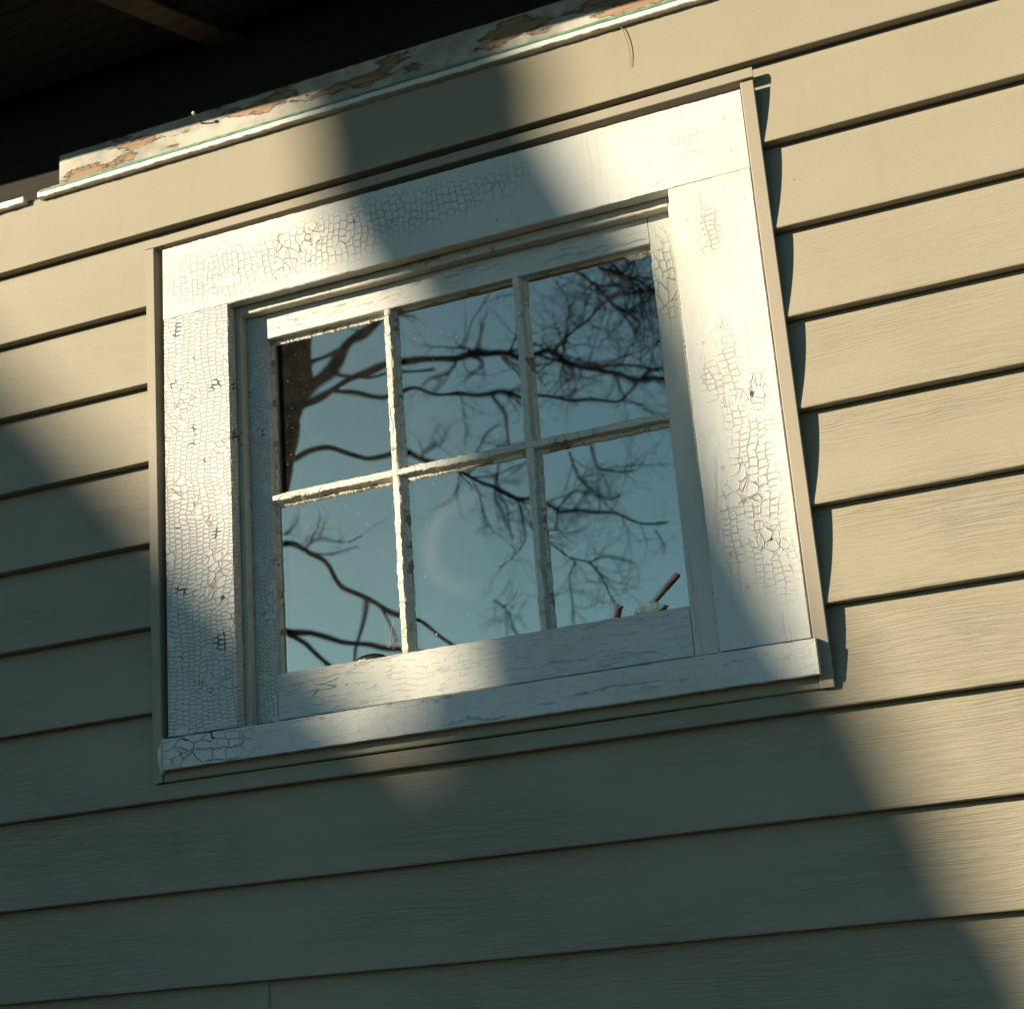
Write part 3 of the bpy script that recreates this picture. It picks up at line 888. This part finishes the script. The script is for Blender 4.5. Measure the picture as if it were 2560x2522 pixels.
# trunk
tp = [c3(985, 560), c3(930, 850), c3(915, 1100), c3(862, 1290), c3(818, 1550), c3(765, 1750), c3(690, 2050), c3(560, 2500)]
P, R = limb_pts([(x - 22, y) for x, y in tp], (92, 92))
foot = P[-1] + Vector((-0.35, -0.15, -1.2))
foot2 = Vector((foot.x - 0.25, foot.y - 0.1, GROUND - 0.1))
P2, R2 = catmull([P[-1], foot, foot2], [R[-1], R[-1] * 1.15, R[-1] * 1.7], 6)
top = [P[0] + Vector((0.25, 0, 1.0)), P[0] + Vector((0.2, 0.1, 2.2)), P[0] + Vector((0.6, 0.1, 3.6))]
P3, R3 = catmull(top[::-1] + [P[0]], [0.02, 0.06, R[0] * 0.75, R[0]], 5)
bm = bmesh.new()
tube(bm, P3[:-1] + P + P2[1:], R3[:-1] + R + R2[1:], 14, 0.10)
obj('trunk', bm, M['bark'], tree, True)
tree.location = foot2 + Vector((0, 0, 0.1))
for ch in tree.children: ch.matrix_parent_inverse = Matrix.Translation(tree.location).inverted()

LIMBS = [
    # pixels, radii px, depth drift, twig (count, from fraction, length, depth)
    ([c3(1040, 1200), c3(1130, 1130), c3(1230, 1050), c3(1310, 930), c3(1390, 840), c3(1490, 740), c3(1600, 640), c3(1720, 520)], (13, 8), (0, -0.6), (4, .5, .3, 1)),
    ([c3(1000, 1130), c3(1100, 1040), c3(1200, 990), c3(1300, 930), c3(1340, 900)], (7, 4), (0, 0.4), (0, 0, 0, 0)),
    ([c3(960, 1290), c3(1130, 1220), c3(1230, 1170), c3(1330, 1110), c3(1440, 1060), c3(1540, 1030), c4(0, 1000), c4(130, 980), c4(280, 990), c4(400, 980),
      c4(500, 940), c4(580, 925), c4(660, 940), c4(740, 965), c4(840, 960), c4(980, 965), c4(1050, 1030), c4(1130, 1060), c4(1260, 1080), c4(1400, 1130), c4(1500, 1150), c4(1640, 1140), c4(1800, 1190)],
     (11, 4), (0, -1.2), (22, .38, .34, 2)),
    ([c4(840, 960), c4(950, 1010), c4(1080, 1055), c4(1200, 1060), c4(1330, 1065), c4(1450, 1080), c4(1640, 1100)], (4.5, 3), (-.8, -1.6), (9, .2, .32, 2)),
    ([c3(1230, 1190), c3(1350, 1215), c3(1440, 1240), c3(1560, 1250), c4(0, 1200), c4(90, 1190), c4(200, 1215), c4(350, 1220), c4(480, 1220), c4(600, 1210), c4(660, 1215), c4(740, 1235),
      c4(860, 1230), c4(1000, 1240), c4(1130, 1260), c4(1250, 1240), c4(1390, 1235), c4(1450, 1190), c4(1550, 1130), c4(1680, 1060)], (7, 3.2), (0.2, 1.0), (14, .35, .32, 2)),
    ([c3(1200, 1060), c3(1350, 1090), c3(1450, 1100), c3(1560, 1090), c4(0, 1070), c4(120, 1066), c4(242, 1060)], (5, 3.8), (0.1, -0.3), (0, 0, 0, 0)),
    ([c3(900, 1660), c3(985, 1620), c3(1060, 1590), c3(1150, 1575), c3(1250, 1580), c3(1330, 1600), c3(1440, 1640), c3(1580, 1640), c4(30, 1590), c4(140, 1610), c4(240, 1630), c4(330, 1670),
      c4(470, 1720), c4(560, 1750), c4(660, 1800), c4(790, 1880), c7(820, 150), c7(920, 190), c7(1040, 215), c7(1120, 250), c7(1170, 280), c7(1280, 270), c7(1400, 270), c7(1500, 290), c7(1620, 330), c7(1760, 330)],
     (9, 3.6), (0.3, 1.2), (20, .34, .32, 2)),
    ([c6(700, 330), c6(820, 300), c6(905, 285), c6(1000, 275), c6(1080, 300), c6(1170, 340), c6(1240, 400), c6(1290, 480), c6(1345, 550), c6(1440, 620), c6(1540, 690), c6(1650, 745), c6(1780, 770), c6(1850, 805), c6(1930, 860), c6(2020, 930)],
     (10, 6), (0.5, -0.5), (0, 0, 0, 0)),
    ([c6(1440, 630), c6(1430, 740), c6(1412, 900), c6(1402, 1020), c6(1380, 1200)], (5, 4), (0, 0), (0, 0, 0, 0)),
    ([c6(1510, 670), c6(1570, 750), c6(1602, 815), c6(1640, 900)], (4, 2), (0, 0), (0, 0, 0, 0)),
    ([c6(1040, 290), c6(1200, 318), c6(1300, 325), c6(1410, 312)], (3, 1.6), (0, 0.2), (3, .1, .16, 1)),
    ([c6(1060, 300), c6(1130, 240), c6(1200, 235), c6(1280, 255), c6(1360, 268), c6(1412, 235)], (2.6, 2), (0, 0.2), (4, .1, .2, 1)),
    ([c6(1110, 250), c6(1145, 190), c6(1165, 130), c6(1170, 85)], (2.2, 1), (0, 0.2), (5, .1, .14, 1)),
    ([c6(900, 230), c6(980, 190), c6(1030, 150), c6(1050, 100)], (2.5, 1), (0, -0.2), (5, .0, .16, 1)),
    ([c6(700, 760), c6(915, 800), c6(1000, 825), c6(1130, 850), c6(1250, 880), c6(1400, 910), c6(1520, 930), c6(1700, 950), c6(1900, 1000)], (9, 6), (0.6, 0.2), (0, 0, 0, 0)),
    ([c6(920, 800), c6(1050, 880), c6(1130, 940), c6(1200, 1010), c6(1290, 1120)], (7, 6), (0.6, 0.8), (0, 0, 0, 0)),
    ([c4(560, 1220), c4(620, 1320), c4(640, 1420), c4(660, 1560), c4(660, 1700), c7(870, 330), c7(870, 440)], (3.6, 2), (0.4, 0.8), (8, .4, .26, 1)),
    ([c4(600, 930), c4(640, 985), c4(700, 1050), c4(740, 1120), c4(800, 1210)], (3.2, 2), (-.4, -.6), (3, .2, .2, 1)),
    ([c4(960, 965), c4(1020, 930), c4(1060, 880), c4(1120, 790), c4(1190, 730), c4(1290, 650), c4(1400, 600), c4(1560, 590)], (4.2, 3), (-.9, -1.8), (20, .2, .34, 2)),
    ([c4(1000, 380), c4(1150, 480), c4(1250, 560), c4(1310, 620), c4(1400, 700), c4(1500, 760)], (4, 3), (-1.5, -1.9), (24, .1, .36, 2)),
    ([c4(1250, 430), c4(1400, 470), c4(1500, 510), c4(1620, 580), c4(1750, 640)], (6, 4), (-1.6, -2.0), (30, .0, .40, 2)),
    ([c4(560, 560), c4(450, 800), c4(420, 960), c4(440, 1060), c4(500, 1090)], (1.8, 1.2), (-.3, -.3), (2, .2, .2, 1)),
    ([c7(690, 100), c7(715, 180), c7(730, 240), c7(742, 320), c7(740, 400)], (2.8, 1.6), (0.7, 0.9), (8, .1, .24, 2)),
    ([c7(815, 60), c7(812, 170), c7(825, 250), c7(862, 390)], (2.6, 1.6), (0.7, 0.9), (9, .1, .24, 2)),
    ([c7(900, 185), c7(945, 260), c7(965, 350), c7(960, 450), c7(880, 540), c7(780, 620)], (3, 1.5), (0.8, 1.0), (14, .1, .22, 2)),
    ([c7(1000, 330), c7(1100, 440), c7(1180, 520), c7(1250, 550), c7(1330, 580), c7(1400, 650), c7(1440, 740), c7(1490, 820)], (3.6, 2), (1.0, 1.3), (16, .1, .24, 2)),
    ([c7(1330, 580), c7(1420, 548), c7(1500, 550), c7(1600, 580)], (2.6, 1.6), (1.1, 1.3), (5, .1, .22, 2)),
    ([c7(1050, 370), c7(1120, 350), c7(1200, 365), c7(1280, 340)], (2, 1.2), (1.1, 1.3), (5, .1, .22, 2)),
    ([c7(1330, -120), c7(1360, 30), c7(1430, 65), c7(1500, 70), c7(1580, 60)], (3.4, 2.2), (1.1, 1.3), (10, .1, .30, 2)),
    ([c7(1200, -60), c7(1230, 60), c7(1300, 140), c7(1400, 190), c7(1500, 180)], (3, 2), (1.1, 1.6), (14, .1, .30, 2)),
    ([c7(780, 780), c7(850, 850), c7(900, 920), c7(960, 1010)], (2.4, 2), (1.6, 1.6), (14, .0, .22, 2)),
    ([c7(1240, 560), c7(1200, 680), c7(1210, 760), c7(1220, 900)], (2.2, 2), (1.6, 1.6), (10, .0, .22, 2)),
    ([c7(1700, 380), c7(1740, 460), c7(1745, 540)], (2.2, 1.4), (1.2, 1.2), (4, .0, .2, 1)),
]
for pix, rad, dy, tw in LIMBS:
    P, R = limb_pts(pix, rad, dy[0], dy[1])
    bm = bmesh.new()
    tube(bm, P, R, 7, 0.22)
    cnt, f0, L, dep = tw
    for i in range(cnt):
        k = int((f0 + (1 - f0) * rnd.random()) * (len(P) - 2))
        d = (P[k + 1] - P[k]).normalized()
        a = Vector((rnd.gauss(0.2, 0.7), rnd.gauss(0, 0.5), rnd.gauss(0, 1))).normalized()
        twig(bm, P[k], (d * 0.6 + a).normalized(), L * rnd.uniform(0.6, 1.3), max(R[k] * 0.5, 0.0022), dep)
    obj('branch', bm, M['bark'], tree, True)

# ------------------------------------------------------------------ leaning tree whose shadow crosses the wall
sh = SUN.normalized()
T = 6.6
A = [(0.175, 0.40), (0.213, 0.20), (0.238, 0.106), (0.282, -0.048), (0.330, -0.156), (0.362, -0.30), (0.385, -0.50), (0.396, -0.738), (0.406, -0.84), (0.405, -0.98), (0.45, -1.12), (0.50, -1.30)]
B = [(0.53, 0.40), (0.595, 0.20), (0.632, 0.106), (0.672, -0.048), (0.715, -0.156), (0.785, -0.30), (0.832, -0.50), (0.905, -0.738), (0.960, -0.84), (1.03, -0.98), (1.085, -1.12), (1.16, -1.30)]
P, R = [], []
mids = [Vector(((a[0] + b_[0]) / 2, 0, a[1])) for a, b_ in zip(A, B)]
for i, (a, b_) in enumerate(zip(A, B)):
    tg = mids[min(i + 1, len(mids) - 1)] - mids[max(i - 1, 0)]
    nrm = tg.cross(sh).normalized()
    P.append(mids[i] + SUN * T)
    R.append(abs(Vector((b_[0] - a[0], 0, 0)).dot(nrm)) / 2)
st = thing('leaning_tree', 'leaning tree trunk that throws the broad shadow across the window', 'tree', (0, 0, 0))
base = Vector((P[-1].x + 0.25, P[-1].y, GROUND - 0.1))
topp = [P[0] + Vector((-0.10, 0.02, 0.5)), P[0] + Vector((-0.30, 0.0, 1.3)), P[0] + Vector((-0.35, 0.1, 2.6))]
P_, R_ = catmull(topp[::-1] + P + [P[-1] + Vector((0.12, 0, -0.8)), base], [0.03, 0.07, R[0] * 0.9] + R + [R[-1] * 1.15, R[-1] * 1.5], 4)
bm = bmesh.new()
tube(bm, P_, R_, 16, 0.05)
st.location = base + Vector((0, 0, 0.1))
obj('trunk', bm, M['bark2'], st, True)
for k in range(5):
    p = topp[k % 3] + Vector((0, 0, 0.1 * k))
    bm = bmesh.new()
    d = Vector((-0.8 + 0.5 * k, -0.4, 0.9)).normalized()
    if d.x > 0: d.x *= 0.4
    twig(bm, p, d, 1.6, 0.03, 2)
    obj('branch', bm, M['bark2'], st, True)

# ------------------------------------------------------------------ unseen gabled house, added to shade the wall's lower left
HD = Vector((SUN.x, SUN.y, 0)).normalized()        # the ridge runs in the sun's direction
U = Vector((-HD.y, HD.x, 0))                       # across the gable, to the right
T2 = 16.0
def caster(x, z):
    p = Vector((x, 0, z))
    return p + SUN * ((T2 - p.dot(HD)) / SUN.dot(HD))
c0 = caster(-0.307, -0.165); c1 = caster(0.467, -0.94)
u0, u1 = c0.dot(U), c1.dot(U)
sl = (c1.z - c0.z) / (u1 - u0)
up_, zp = u0 - 1.5, c0.z - 1.5 * sl
ue = u1 + 0.9; ze = c1.z + 0.9 * sl
hw = ue - up_
nb = thing('neighbour_house', "neighbour's steep gabled house whose roof line shades the wall", 'house', HD * (T2 + 3) + U * up_ + Vector((0, 0, GROUND)))
def ring(pts, d): return [HD * d + U * u + Vector((0, 0, z)) for u, z in pts]
bm = bmesh.new()
fr = [(up_ - hw + 0.3, GROUND), (ue - 0.3, GROUND), (ue - 0.3, ze - 0.3 * sl - 0.12), (up_, zp - 0.12), (up_ - hw + 0.3, ze - 0.3 * sl - 0.12)]
fr = [(u, z) for u, z in fr]
loft(bm, [ring(fr, T2 + 0.3), ring(fr, T2 + 8)])
obj('wall', bm, M['brick'], nb)
bm = bmesh.new()
pr = [(ue, ze), (up_, zp), (up_ - hw, ze), (up_ - hw, ze - 0.15), (up_, zp - 0.16), (ue, ze - 0.15)]
loft(bm, [ring(pr, T2), ring(pr, T2 + 8.4)])
obj('roof', bm, M['roof'], nb)
